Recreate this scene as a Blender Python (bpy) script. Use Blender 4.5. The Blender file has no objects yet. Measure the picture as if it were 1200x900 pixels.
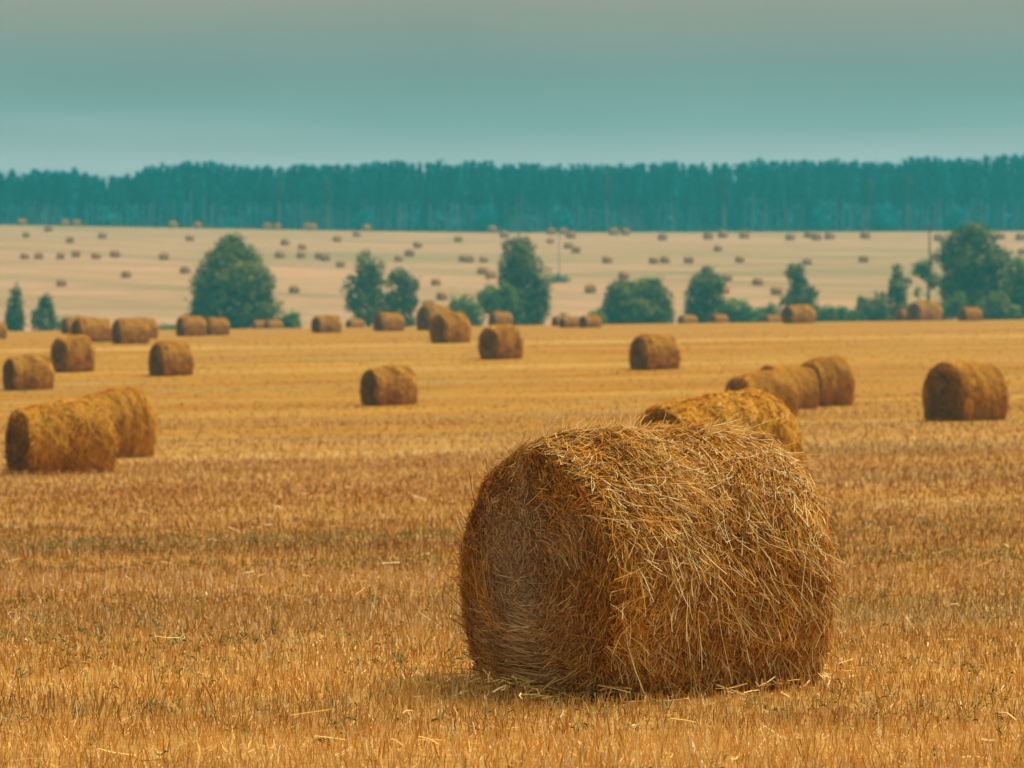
import bpy, math, random
import numpy as np
random.seed(7)
rng = np.random.default_rng(11)
S = bpy.context.scene
COL = S.collection
R = math.radians

# ------------------------------------------------------------------ camera
CAM_H = 2.05
F = 100.0 / 36.0 * 1200.0          # focal length in photo pixels
HOR = 400.0                        # photo row of the true horizon
PITCH = math.atan((450.0 - HOR) / F)
cam_d = bpy.data.cameras.new('camera')
cam_d.lens = 100.0
cam_d.sensor_width = 36.0
cam_d.clip_start = 0.5
cam_d.clip_end = 6000.0
cam_d.dof.use_dof = True
cam_d.dof.focus_distance = 16.0
cam_d.dof.aperture_fstop = 3.4
cam = bpy.data.objects.new('camera', cam_d)
cam.location = (0, 0, CAM_H)
cam.rotation_euler = (math.pi / 2 - PITCH, 0, 0)
COL.objects.link(cam)
S.camera = cam

# ------------------------------------------------------------------ world
SUN_EL, SUN_AZ = R(62), R(68)      # azimuth measured from +Y (away from camera) towards +X (right)
w = bpy.data.worlds.new('World')
S.world = w
w.use_nodes = True
nt = w.node_tree
nt.nodes.clear()
out = nt.nodes.new('ShaderNodeOutputWorld')
sky = nt.nodes.new('ShaderNodeTexSky')
sky.sky_type = 'NISHITA'
sky.sun_disc = False
sky.sun_elevation = SUN_EL
sky.sun_rotation = SUN_AZ
sky.air_density = 1.5
sky.dust_density = 4.0
bg1 = nt.nodes.new('ShaderNodeBackground')
bg1.inputs[1].default_value = 0.05
nt.links.new(sky.outputs[0], bg1.inputs[0])
# the stratus layer: colour by elevation
tc = nt.nodes.new('ShaderNodeTexCoord')
sep = nt.nodes.new('ShaderNodeSeparateXYZ')
nt.links.new(tc.outputs['Generated'], sep.inputs[0])
mpn = nt.nodes.new('ShaderNodeMapping')
mpn.inputs['Scale'].default_value = (3, 3, 40)
nt.links.new(tc.outputs['Generated'], mpn.inputs[0])
nz = nt.nodes.new('ShaderNodeTexNoise')
nz.inputs['Scale'].default_value = 1.6
nz.inputs['Detail'].default_value = 3
nt.links.new(mpn.outputs[0], nz.inputs[0])
ma = nt.nodes.new('ShaderNodeMath')
ma.operation = 'MULTIPLY_ADD'
nt.links.new(nz.outputs[0], ma.inputs[0])
ma.inputs[1].default_value = 0.016
nt.links.new(sep.outputs[2], ma.inputs[2])
mr = nt.nodes.new('ShaderNodeMapRange')
nt.links.new(ma.outputs[0], mr.inputs[0])
mr.inputs[1].default_value = 0.0
mr.inputs[2].default_value = 1.0
pw = nt.nodes.new('ShaderNodeMath')
pw.operation = 'POWER'
nt.links.new(mr.outputs[0], pw.inputs[0])
pw.inputs[1].default_value = 0.5   # stretch the low elevations over the ramp
ramp = nt.nodes.new('ShaderNodeValToRGB')
nt.links.new(pw.outputs[0], ramp.inputs[0])
SKY_STOPS = [(0.0, (0.60, 0.64, 0.61)), (0.0614, (0.57, 0.61, 0.58)), (0.070, (0.43, 0.50, 0.475)), (0.078, (0.30, 0.41, 0.385)),
             (0.087, (0.26, 0.35, 0.315)), (0.0955, (0.26, 0.33, 0.295)), (0.107, (0.31, 0.325, 0.275)), (0.1195, (0.39, 0.33, 0.26)),
             (0.30, (0.36, 0.32, 0.26)), (0.60, (0.75, 0.69, 0.56)), (1.0, (1.45, 1.34, 1.08))]
el = ramp.color_ramp.elements
while len(el) > 1:
    el.remove(el[-1])
for i, (z, c) in enumerate(SKY_STOPS):
    p = math.sqrt(max(z + 0.008, 0)) if z > 0 else 0.0
    e = el[0] if i == 0 else el.new(min(p, 1.0))
    e.position = min(p, 1.0)
    e.color = (c[0] / 1.7, c[1] / 1.7, c[2] / 1.7, 1)
bg2 = nt.nodes.new('ShaderNodeBackground')
bg2.inputs[1].default_value = 1.7
# added dimming of the unseen sky behind the camera, darkens camera-facing sides
mrd = nt.nodes.new('ShaderNodeMapRange')
mrd.interpolation_type = 'SMOOTHSTEP'
for _i, _v in enumerate((-0.9, 0.6, 0.22, 1.0)): mrd.inputs[_i + 1].default_value = _v
nt.links.new(sep.outputs[1], mrd.inputs[0])
mp2 = nt.nodes.new('ShaderNodeMapping')
mp2.inputs['Scale'].default_value = (5, 5, 12)
nt.links.new(tc.outputs['Generated'], mp2.inputs[0])
nz2 = nt.nodes.new('ShaderNodeTexNoise')
nz2.inputs['Scale'].default_value = 1.0
nz2.inputs['Detail'].default_value = 4
nt.links.new(mp2.outputs[0], nz2.inputs[0])
mr2 = nt.nodes.new('ShaderNodeMapRange')
for _i, _v in enumerate((0.3, 0.7, 0.93, 1.06)): mr2.inputs[_i + 1].default_value = _v
nt.links.new(nz2.outputs[0], mr2.inputs[0])
mlt = nt.nodes.new('ShaderNodeMath'); mlt.operation = 'MULTIPLY'
nt.links.new(mrd.outputs[0], mlt.inputs[0]); nt.links.new(mr2.outputs[0], mlt.inputs[1])
vm = nt.nodes.new('ShaderNodeVectorMath'); vm.operation = 'SCALE'
nt.links.new(ramp.outputs[0], vm.inputs[0]); nt.links.new(mlt.outputs[0], vm.inputs['Scale'])
nt.links.new(vm.outputs[0], bg2.inputs[0])
mx = nt.nodes.new('ShaderNodeMixShader')
mx.inputs[0].default_value = 0.94
nt.links.new(bg1.outputs[0], mx.inputs[1])
nt.links.new(bg2.outputs[0], mx.inputs[2])
nt.links.new(mx.outputs[0], out.inputs[0])

# ------------------------------------------------------------------ sun behind thin cloud
sl = bpy.data.lights.new('sun', 'SUN')
sl.energy = 4.1
sl.angle = R(26)
sl.color = (1.0, 0.90, 0.72)
so = bpy.data.objects.new('sun', sl)
so.rotation_euler = (math.pi / 2 - SUN_EL, 0, math.pi - SUN_AZ)
so.location = (0, 0, 80)
COL.objects.link(so)

vs = S.view_settings
S.display_settings.display_device = 'sRGB'
vs.view_transform = 'Standard'
vs.look = 'None'
vs.gamma = 1
vs.use_curve_mapping = False
vs.exposure = 0.0
S.render.engine = 'CYCLES'
S.cycles.use_denoising = True
S.cycles.max_bounces = 5
S.cycles.diffuse_bounces = 3
S.cycles.glossy_bounces = 1
S.cycles.transmission_bounces = 2
S.cycles.volume_bounces = 0
S.cycles.use_adaptive_sampling = True
S.cycles.adaptive_threshold = 0.015

# ------------------------------------------------------------------ helpers
def tag(o, label=None, cat=None, group=None, kind=None):
    if label: o['label'] = label
    if cat: o['category'] = cat
    if group: o['group'] = group
    if kind: o['kind'] = kind
    return o

def empty(name, loc, rz=0.0, sc=1.0):
    o = bpy.data.objects.new(name, None)
    o.empty_display_size = 0.3
    o.location = loc
    o.rotation_euler = (0, 0, rz)
    o.scale = (sc, sc, sc) if np.isscalar(sc) else sc
    COL.objects.link(o)
    return o

def link(name, me, parent=None):
    o = bpy.data.objects.new(name, me)
    COL.objects.link(o)
    o.parent = parent
    return o

def copy_tree(o):
    c = o.copy()
    COL.objects.link(c)
    for ch in list(o.children):
        d = ch.copy()
        COL.objects.link(d)
        d.parent = c
    return c

def mesh_from(name, V, Q, mats, attrs=None, smooth=False, mat_idx=None):
    """V (n,3), Q (m,k) faces all with k corners."""
    me = bpy.data.meshes.new(name)
    V = np.asarray(V, np.float32); Q = np.asarray(Q, np.int32)
    m, k = Q.shape
    me.vertices.add(len(V)); me.vertices.foreach_set('co', V.ravel())
    me.loops.add(m * k); me.loops.foreach_set('vertex_index', Q.ravel())
    me.polygons.add(m)
    me.polygons.foreach_set('loop_start', np.arange(0, m * k, k, dtype=np.int32))
    me.polygons.foreach_set('loop_total', np.full(m, k, np.int32))
    if smooth: me.polygons.foreach_set('use_smooth', np.ones(m, bool))
    if mat_idx is not None: me.polygons.foreach_set('material_index', np.asarray(mat_idx, np.int32))
    for a, val in (attrs or {}).items():
        at = me.attributes.new(a, 'FLOAT', 'POINT')
        at.data.foreach_set('value', np.asarray(val, np.float32))
    for mt in (mats if isinstance(mats, (list, tuple)) else [mats]):
        me.materials.append(mt)
    me.update(calc_edges=True)
    me.validate()
    return me

def join_vq(parts):
    """parts: list of (V,Q,attrs dict) with the same face size"""
    Vs, Qs, A, n = [], [], {}, 0
    for V, Q, at in parts:
        Vs.append(V); Qs.append(Q + n); n += len(V)
        for k_, v_ in at.items(): A.setdefault(k_, []).append(v_)
    return np.concatenate(Vs), np.concatenate(Qs), {k_: np.concatenate(v_) for k_, v_ in A.items()}

class Wave:
    """cheap smooth noise: a sum of random sines, about -1..1"""
    def __init__(s, seed, freq, dim=2, n=10):
        r = np.random.default_rng(seed)
        s.k = r.normal(size=(n, dim)) * np.asarray(freq)
        s.p = r.uniform(0, 6.283, n)
        s.a = r.uniform(0.5, 1.0, n); s.a /= s.a.sum() * 0.6
    def __call__(s, *c):
        x = np.stack([np.asarray(v, float) for v in c], -1)
        return (np.sin(x @ s.k.T + s.p) * s.a).sum(-1)

# ------------------------------------------------------------------ materials
def new_mat(name):
    m = bpy.data.materials.new(name)
    m.use_nodes = True
    b = m.node_tree.nodes['Principled BSDF']
    b.inputs['Roughness'].default_value = 0.85
    b.inputs['Specular IOR Level'].default_value = 0.04
    return m, m.node_tree, b

def add_ramp(t, fac, stops):
    r = t.nodes.new('ShaderNodeValToRGB')
    e = r.color_ramp.elements
    while len(e) > 1: e.remove(e[-1])
    for i, (p, c) in enumerate(stops):
        q = e[0] if i == 0 else e.new(p)
        q.position = p; q.color = (*c, 1)
    t.links.new(fac, r.inputs[0])
    return r.outputs[0]

def noise(t, coord, scale, mscale=(1, 1, 1), detail=4, rough=0.6, loc=(0, 0, 0)):
    mp = t.nodes.new('ShaderNodeMapping')
    mp.inputs['Scale'].default_value = mscale
    mp.inputs['Location'].default_value = loc
    t.links.new(coord, mp.inputs[0])
    n = t.nodes.new('ShaderNodeTexNoise')
    n.inputs['Scale'].default_value = scale
    n.inputs['Detail'].default_value = detail
    n.inputs['Roughness'].default_value = rough
    t.links.new(mp.outputs[0], n.inputs[0])
    return n.outputs[0]

def mix(t, mode, fac, a, b):
    m = t.nodes.new('ShaderNodeMix')
    m.data_type = 'RGBA'; m.blend_type = mode
    for i, v in ((0, fac), (6, a), (7, b)):
        if isinstance(v, (int, float)): m.inputs[i].default_value = v
        elif isinstance(v, tuple): m.inputs[i].default_value = (*v, 1)
        else: t.links.new(v, m.inputs[i])
    return m.outputs[2]

def maprange(t, v, a, b, c=0.0, d=1.0, smooth=False):
    m = t.nodes.new('ShaderNodeMapRange')
    if smooth: m.interpolation_type = 'SMOOTHSTEP'
    t.links.new(v, m.inputs[0])
    for i, x in enumerate((a, b, c, d)): m.inputs[i + 1].default_value = x
    return m.outputs[0]

def attr(t, name):
    a = t.nodes.new('ShaderNodeAttribute')
    a.attribute_name = name
    return a.outputs['Fac']

def coords(t, kind='Object'):
    return t.nodes.new('ShaderNodeTexCoord').outputs[kind]

def position(t):
    return t.nodes.new('ShaderNodeNewGeometry').outputs['Position']

# straw of the bales: 'sv' per straw, 'wt' = weathered grey on the big bale, painted end shade on far ones
def straw_mat(name, stops, grey=(0.58, 0.45, 0.30)):
    m, t, b = new_mat(name)
    c = add_ramp(t, attr(t, 'sv'), stops)
    oc = coords(t)
    n = noise(t, oc, 2.2, detail=3)
    c = mix(t, 'MULTIPLY', 1.0, c, add_ramp(t, n, [(0.3, (0.80, 0.74, 0.66)), (0.5, (0.97, 0.95, 0.92)), (0.7, (1.12, 1.1, 1.0))]))
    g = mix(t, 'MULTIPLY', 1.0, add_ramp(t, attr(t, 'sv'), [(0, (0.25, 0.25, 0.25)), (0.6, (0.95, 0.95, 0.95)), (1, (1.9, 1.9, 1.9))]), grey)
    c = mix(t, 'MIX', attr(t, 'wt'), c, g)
    t.links.new(c, b.inputs['Base Color'])
    b.inputs['Roughness'].default_value = 0.6
    b.inputs['Specular IOR Level'].default_value = 0.05
    tl = t.nodes.new('ShaderNodeBsdfTranslucent')          # straw lets a little light through
    t.links.new(c, tl.inputs[0])
    ms = t.nodes.new('ShaderNodeMixShader'); ms.inputs[0].default_value = 0.2
    t.links.new(b.outputs[0], ms.inputs[1]); t.links.new(tl.outputs[0], ms.inputs[2])
    t.links.new(ms.outputs[0], t.nodes['Material Output'].inputs['Surface'])
    return m
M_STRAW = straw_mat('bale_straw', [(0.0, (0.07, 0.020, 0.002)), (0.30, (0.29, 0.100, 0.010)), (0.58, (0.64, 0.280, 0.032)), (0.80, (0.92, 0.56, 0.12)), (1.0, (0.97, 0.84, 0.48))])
M_STRAW_FAR = straw_mat('far_bale_straw', [(0.0, (0.14, 0.045, 0.003)), (0.35, (0.48, 0.20, 0.013)), (0.7, (0.88, 0.44, 0.036)), (1.0, (0.96, 0.60, 0.11))], grey=(0.26, 0.135, 0.028))  # brighter straw for far bales; the brown end tint paints in shade
M_CORE, t, b = new_mat('bale_packed_straw')  # dark base colour paints in the shade between the straws
oc = coords(t)
c = add_ramp(t, noise(t, oc, 9.0, (0.5, 2.2, 2.2), 6, 0.7), [(0.3, (0.10, 0.036, 0.005)), (0.5, (0.26, 0.105, 0.016)), (0.7, (0.42, 0.19, 0.036))])
t.links.new(c, b.inputs['Base Color'])
bp = t.nodes.new('ShaderNodeBump'); bp.inputs['Strength'].default_value = 0.6; bp.inputs['Distance'].default_value = 0.03
t.links.new(noise(t, oc, 22.0, (0.5, 2.0, 2.0), 5, 0.7), bp.inputs['Height'])
t.links.new(bp.outputs[0], b.inputs['Normal'])

SWATHS = [(163, 3.5, (0.66, 0.42, 0.12), 0.6), (180, 7.0, (0.42, 0.205, 0.038), 0.5), (245, 22.0, (0.40, 0.19, 0.035), 0.5), (294, 9.0, (0.50, 0.34, 0.14), 0.8),
          (88.5, 1.1, (0.26, 0.10, 0.028), 0.65), (93.5, 3.0, (0.36, 0.16, 0.038), 0.5), (101, 1.2, (0.60, 0.35, 0.08), 0.5),
          (74, 4.5, (0.50, 0.30, 0.09), 0.5), (57, 1.5, (0.30, 0.125, 0.034), 0.45), (47, 5.0, (0.42, 0.19, 0.055), 0.5), (31, 1.0, (0.38, 0.165, 0.045), 0.5), (26.5, 0.8, (0.40, 0.18, 0.05), 0.5), (38, 1.6, (0.66, 0.42, 0.15), 0.4), (66, 2.0, (0.64, 0.42, 0.14), 0.5),
          (132, 2.0, (0.60, 0.37, 0.10), 0.4), (120, 2.5, (0.38, 0.19, 0.036), 0.4)]

def field_colour(t, pos):
    """large-scale colour of the harvested field, shared by the soil sheet and the stubble standing on it"""
    sp = t.nodes.new('ShaderNodeSeparateXYZ'); t.links.new(pos, sp.inputs[0])
    Y = sp.outputs[1]
    near = add_ramp(t, noise(t, pos, 1.0, (0.5, 1.6, 0), 5, 0.7), [(0.3, (0.56, 0.30, 0.070)), (0.5, (0.72, 0.43, 0.120)), (0.7, (0.82, 0.56, 0.20))])
    mid = add_ramp(t, noise(t, pos, 1.0, (0.35, 1.3, 0), 6, 0.7), [(0.3, (0.43, 0.205, 0.042)), (0.5, (0.52, 0.27, 0.060)), (0.7, (0.60, 0.345, 0.092))])
    far = add_ramp(t, noise(t, pos, 1.0, (0.07, 0.35, 0), 5, 0.65), [(0.3, (0.37, 0.165, 0.018)), (0.5, (0.44, 0.212, 0.026)), (0.7, (0.51, 0.27, 0.042))])
    c = mix(t, 'MIX', maprange(t, Y, 17, 34, smooth=True), near, mid)
    c = mix(t, 'MIX', maprange(t, Y, 60, 95, smooth=True), c, far)
    band = noise(t, pos, 1.0, (0.012, 0.17, 0.0), 4, 0.55, (3.3, 1.7, 0))
    c = mix(t, 'MULTIPLY', 1.0, c, add_ramp(t, band, [(0.32, (0.82, 0.71, 0.62)), (0.46, (0.95, 0.92, 0.88)), (0.58, (1.0, 1.0, 1.0)), (0.68, (1.12, 1.12, 1.08))]))
    b2 = noise(t, pos, 1.0, (0.05, 0.55, 0.0), 4, 0.55)
    c = mix(t, 'MULTIPLY', 1.0, c, add_ramp(t, b2, [(0.35, (0.88, 0.80, 0.72)), (0.5, (0.99, 0.98, 0.96)), (0.66, (1.1, 1.1, 1.06))]))
    gp = add_ramp(t, noise(t, pos, 1.0, (0.06, 0.3, 0.0), 3, 0.6, (7, 3, 0)), [(0.50, (0, 0, 0)), (0.70, (0.65, 0.65, 0.65))])
    c = mix(t, 'MIX', gp, c, (0.38, 0.30, 0.105))
    wob = noise(t, pos, 1.0, (0.02, 0.0, 0.0), 2, 0.5)
    yw = t.nodes.new('ShaderNodeMath'); yw.operation = 'MULTIPLY_ADD'
    t.links.new(wob, yw.inputs[0]); yw.inputs[1].default_value = 6.0; t.links.new(Y, yw.inputs[2])
    brk = maprange(t, noise(t, pos, 1.0, (0.06, 0.9, 0.0), 4, 0.6, (2, 9, 0)), 0.35, 0.55)
    for y0, hw, tint, f in SWATHS:
        d = t.nodes.new('ShaderNodeMath'); d.operation = 'SUBTRACT'
        t.links.new(yw.outputs[0], d.inputs[0]); d.inputs[1].default_value = y0 + 3.0
        a = t.nodes.new('ShaderNodeMath'); a.operation = 'ABSOLUTE'; t.links.new(d.outputs[0], a.inputs[0])
        mk = maprange(t, a.outputs[0], hw * 0.4, hw * 1.3, f, 0.0, True)
        mm = t.nodes.new('ShaderNodeMath'); mm.operation = 'MULTIPLY'
        t.links.new(mk, mm.inputs[0]); t.links.new(brk, mm.inputs[1])
        c = mix(t, 'MIX', mm.outputs[0], c, tint)
    return c, Y

M_CORE_FAR, t, b = new_mat('bale_outer_straw')
oc = coords(t)
c = add_ramp(t, noise(t, oc, 7.0, (1.6, 0.8, 0.8), 6, 0.7), [(0.3, (0.34, 0.145, 0.012)), (0.5, (0.60, 0.285, 0.028)), (0.7, (0.82, 0.44, 0.06))])
t.links.new(c, b.inputs['Base Color'])
bp = t.nodes.new('ShaderNodeBump'); bp.inputs['Strength'].default_value = 0.5; bp.inputs['Distance'].default_value = 0.03
t.links.new(noise(t, oc, 16.0, (1.6, 0.6, 0.6), 5, 0.7), bp.inputs['Height'])
t.links.new(bp.outputs[0], b.inputs['Normal'])

# stubble blades: pale and dark stalks round the field's own colour
def stubble_mat():
    m, t, b = new_mat('stubble_straw')
    pos = position(t)
    c, Y = field_colour(t, pos)
    v = add_ramp(t, attr(t, 'sv'), [(0.0, (0.28, 0.24, 0.19)), (0.33, (0.50, 0.47, 0.44)), (0.7, (0.63, 0.68, 0.80)), (1.0, (0.78, 0.95, 1.0))])
    v = mix(t, 'MULTIPLY', 1.0, v, (2.0, 2.0, 2.0))
    c = mix(t, 'MULTIPLY', 1.0, c, v)
    c = mix(t, 'MIX', maprange(t, attr(t, 'sv'), 0.66, 0.95, 0.0, 0.9), c, (0.92, 0.72, 0.45))
    t.links.new(c, b.inputs['Base Color'])
    b.inputs['Roughness'].default_value = 0.6
    b.inputs['Specular IOR Level'].default_value = 0.08
    return m
M_STUB = stubble_mat()

def ground_mat():
    m, t, b = new_mat('harvested_field')
    pos = position(t)
    c, Y = field_colour(t, pos)
    soil = add_ramp(t, noise(t, pos, 1.0, (6.0, 9.0, 0), 6, 0.75), [(0.3, (0.17, 0.070, 0.014)), (0.5, (0.37, 0.17, 0.035)), (0.72, (0.62, 0.34, 0.10))])
    c = mix(t, 'MIX', maprange(t, Y, 25, 55, 0.75, 0.0, True), c, soil)
    g2 = noise(t, pos, 1.0, (1.2, 2.2, 0), 6, 0.8)
    c = mix(t, 'MULTIPLY', 1.0, c, add_ramp(t, g2, [(0.3, (0.80, 0.76, 0.70)), (0.5, (1, 1, 1)), (0.7, (1.15, 1.17, 1.2))]))
    t.links.new(c, b.inputs['Base Color'])
    bp = t.nodes.new('ShaderNodeBump'); bp.inputs['Strength'].default_value = 0.7; bp.inputs['Distance'].default_value = 0.05
    t.links.new(noise(t, pos, 1.0, (7, 7, 0), 6, 0.75), bp.inputs['Height'])
    t.links.new(bp.outputs[0], b.inputs['Normal'])
    return m
M_GROUND = ground_mat()

def hill_mat():
    m, t, b = new_mat('far_stubble_slope')
    pos = position(t)
    rt = t.nodes.new('ShaderNodeVectorRotate'); rt.rotation_type = 'Z_AXIS'
    rt.inputs['Angle'].default_value = R(38)
    t.links.new(pos, rt.inputs['Vector'])
    n1 = noise(t, pos, 1.0, (0.0045, 0.020, 0), 4, 0.6, (1, 5, 0))
    n0 = noise(t, rt.outputs[0], 1.0, (0.004, 0.07, 0), 4, 0.6, (4, 2, 0))
    c = add_ramp(t, n1, [(0.32, (0.33, 0.235, 0.085)), (0.43, (0.43, 0.27, 0.12)), (0.49, (0.54, 0.305, 0.155)), (0.53, (0.45, 0.265, 0.11)), (0.59, (0.55, 0.315, 0.17)), (0.70, (0.40, 0.26, 0.10))])
    c = mix(t, 'MULTIPLY', 1.0, c, add_ramp(t, n0, [(0.36, (0.78, 0.84, 0.78)), (0.48, (1, 1, 1)), (0.60, (1.12, 1.06, 1.08))]))
    n2 = noise(t, pos, 1.0, (0.008, 0.055, 0), 5, 0.6, (9, 2, 0))
    c = mix(t, 'MULTIPLY', 1.0, c, add_ramp(t, n2, [(0.3, (0.80, 0.84, 0.82)), (0.5, (0.98, 0.98, 0.98)), (0.7, (1.10, 1.05, 1.02))]))
    n3 = noise(t, pos, 1.0, (0.2, 0.5, 0), 4, 0.7)
    c = mix(t, 'MULTIPLY', 1.0, c, add_ramp(t, n3, [(0.3, (0.88, 0.88, 0.88)), (0.7, (1.08, 1.08, 1.08))]))
    sp = t.nodes.new('ShaderNodeSeparateXYZ'); t.links.new(pos, sp.inputs[0])
    c = mix(t, 'MIX', maprange(t, sp.outputs[1], 725, 775, 0, 0.45, True), c, (0.24, 0.26, 0.085))
    t.links.new(c, b.inputs['Base Color'])
    return m
M_HILL = hill_mat()
M_VALLEY, t, b = new_mat('valley_grass')
t.links.new(add_ramp(t, noise(t, position(t), 0.3, detail=5), [(0.3, (0.07, 0.10, 0.03)), (0.7, (0.22, 0.22, 0.07))]), b.inputs['Base Color'])

M_FLOOR, t, b = new_mat('forest_floor')
t.links.new(add_ramp(t, noise(t, position(t), 0.3, detail=5), [(0.3, (0.015, 0.035, 0.025)), (0.7, (0.05, 0.08, 0.05))]), b.inputs['Base Color'])

def leaf_mat(name, dark, light, tr=0.0):
    m, t, b = new_mat(name)
    c = add_ramp(t, attr(t, 'sv'), [(0.0, dark), (1.0, light)])
    t.links.new(c, b.inputs['Base Color'])
    b.inputs['Roughness'].default_value = 0.7
    return m
M_LEAF = leaf_mat('leaves_mid_green', (0.10, 0.10, 0.012), (0.34, 0.32, 0.035))
M_LEAF_LIGHT = leaf_mat('leaves_light_green', (0.15, 0.15, 0.026), (0.38, 0.37, 0.07))
M_LEAF_BUSH = leaf_mat('leaves_bush_green', (0.12, 0.15, 0.020), (0.32, 0.38, 0.05))
M_NEEDLE = leaf_mat('pine_needles', (0.0003, 0.19, 0.25), (0.001, 0.35, 0.45))  # teal of the distant haze put into the needle colour
M_BIRCHLEAF = leaf_mat('birch_leaves', (0.03, 0.08, 0.05), (0.09, 0.15, 0.07))
M_BARK, t, b = new_mat('bark')
t.links.new(add_ramp(t, noise(t, coords(t), 3.0, (3, 3, 0.6)), [(0.3, (0.05, 0.035, 0.022)), (0.7, (0.16, 0.12, 0.08))]), b.inputs['Base Color'])
M_PINEBARK, t, b = new_mat('pine_bark')
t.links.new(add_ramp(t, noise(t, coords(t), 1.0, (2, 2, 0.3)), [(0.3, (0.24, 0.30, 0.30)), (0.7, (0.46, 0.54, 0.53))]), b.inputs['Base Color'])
M_BIRCHBARK, t, b = new_mat('birch_bark')
t.links.new(add_ramp(t, noise(t, coords(t), 2.0, (1, 1, 3)), [(0.35, (0.10, 0.10, 0.09)), (0.5, (0.34, 0.38, 0.36))]), b.inputs['Base Color'])
M_POLE, t, b = new_mat('weathered_pole_wood')
t.links.new(add_ramp(t, noise(t, coords(t), 2.0, (6, 6, 0.5)), [(0.3, (0.10, 0.09, 0.08)), (0.7, (0.22, 0.20, 0.17))]), b.inputs['Base Color'])
M_CONC, t, b = new_mat('pale_concrete')
t.links.new(add_ramp(t, noise(t, coords(t), 2.0), [(0.3, (0.40, 0.42, 0.38)), (0.7, (0.58, 0.58, 0.52))]), b.inputs['Base Color'])
M_WEED, t, b = new_mat('weed_leaf')
t.links.new(add_ramp(t, attr(t, 'sv'), [(0.0, (0.12, 0.13, 0.04)), (1.0, (0.30, 0.29, 0.11))]), b.inputs['Base Color'])

# ------------------------------------------------------------------ terrain
D_K = np.array([-400, 0, 16.4, 35, 50, 65, 80, 95, 110, 125, 140, 165, 200, 250, 285, 300, 320, 350, 390, 420, 440, 490, 540, 600, 670, 740, 775, 790, 840, 1000, 1500, 3000.])
Z_K = np.array([0, 0, 0, -0.2, -0.36, -0.45, -0.46, -0.38, -0.10, 0.50, 1.2, 2.0, 2.6, 3.15, 3.62, 3.70, 3.55, 3.3, 3.2, 4.0, 5.2, 9.4, 13.4, 18.25, 24.2, 29.8, 31.7, 32.1, 33.0, 34.0, 34.0, 34.0])
# smooth the profile
_dd = np.linspace(-400, 3000, 34001)
_zz = np.interp(_dd, D_K, Z_K)
_k = np.hanning(121); _k /= _k.sum()
_zs = np.convolve(np.pad(_zz, 60, mode='edge'), _k, 'valid')
_bl = np.clip((_dd - 30) / 30, 0, 1)
_zz = _zz * (1 - _bl) + _zs * _bl
T_K = np.array([0, 20, 38, 65, 130, 290, 420, 3000.])
TV_K = np.array([0, 0, 0.13, 0.33, 0.35, 0.62, 0.4, 0.0])
_w1 = Wave(3, (0.05, 0.16)); _w2 = Wave(5, (0.25, 0.9))
def terrain(x, y):
    x = np.asarray(x, float); y = np.asarray(y, float)
    z = np.interp(y, _dd, _zz)
    yy = np.maximum(y, 30.0)
    u = np.clip(x / yy * F / 600.0, -2.2, 2.2)
    us = np.tanh(u / 1.8) * 1.8 * 1.08
    z = z + np.interp(y, T_K, TV_K) * us
    hillw = np.clip((y - 430) / 345, 0, 1)
    z = z + hillw * 2.5 * np.maximum(0, -us) ** 1.3
    near = np.clip((y - 18) / 25, 0, 1) * np.clip((330 - y) / 60, 0, 1)
    z = z + near * (0.05 * _w1(x, y) + 0.018 * _w2(x, y) * np.clip((140 - y) / 80, 0, 1))
    return z

# camera pixel <-> world
_cp, _sp = math.cos(PITCH), math.sin(PITCH)
def ray(u, v):
    a, b_ = (u - 600.0) / F, (450.0 - v) / F
    return np.array([a, _cp + b_ * _sp, -_sp + b_ * _cp])
def ground_at(u, v, dmin=8.0, dmax=900.0):
    """first (or, from dmin on, next) place where the ray through a photo pixel meets the ground"""
    r = ray(u, v)
    ys = np.arange(dmin, dmax, 0.25)
    k = ys / r[1]
    zr = CAM_H + r[2] * k
    zt = terrain(r[0] * k, ys)
    hit = np.nonzero(zr <= zt)[0]
    if len(hit) == 0: return None
    y = ys[hit[0]]
    x = r[0] * y / r[1]
    return np.array([x, y, float(terrain(x, y))])
def at_depth(u, y):
    x = (u - 600.0) / F * y
    return np.array([x, y, float(terrain(x, y))])

def build_ground():
    ys = np.concatenate([np.arange(-60, 0, 6), np.arange(0, 12, 1.0), np.arange(12, 60, 0.4), np.arange(60, 150, 0.8), np.arange(150, 420, 2.5), np.arange(420, 860, 5), [870, 900, 950, 1050, 1200, 1500, 2200, 3000]])
    s = np.linspace(-1, 1, 221)
    s = np.sign(s) * (0.16 * np.abs(s) + 0.84 * np.abs(s) ** 4)
    X = s[None, :] * (60 + np.maximum(ys, 0)[:, None] * 1.25)
    Y = np.repeat(ys[:, None], len(s), 1)
    Z = terrain(X, Y)
    V = np.stack([X, Y, Z], -1).reshape(-1, 3)
    nr, nc = len(ys), len(s)
    i = np.arange(nr - 1)[:, None] * nc + np.arange(nc - 1)[None, :]
    Q = np.stack([i, i + 1, i + nc + 1, i + nc], -1).reshape(-1, 4)
    yc = np.repeat(((ys[:-1] + ys[1:]) / 2)[:, None], nc - 1, 1).ravel()
    mi = np.where(yc < 322, 0, np.where(yc < 412, 1, np.where(yc < 788, 2, 3)))
    o = link('ground', mesh_from('ground', V, Q, [M_GROUND, M_VALLEY, M_HILL, M_FLOOR], smooth=True, mat_idx=mi))
    tag(o, kind='structure', label='golden harvested field running over a low crest to a pale slope beyond')
build_ground()

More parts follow.
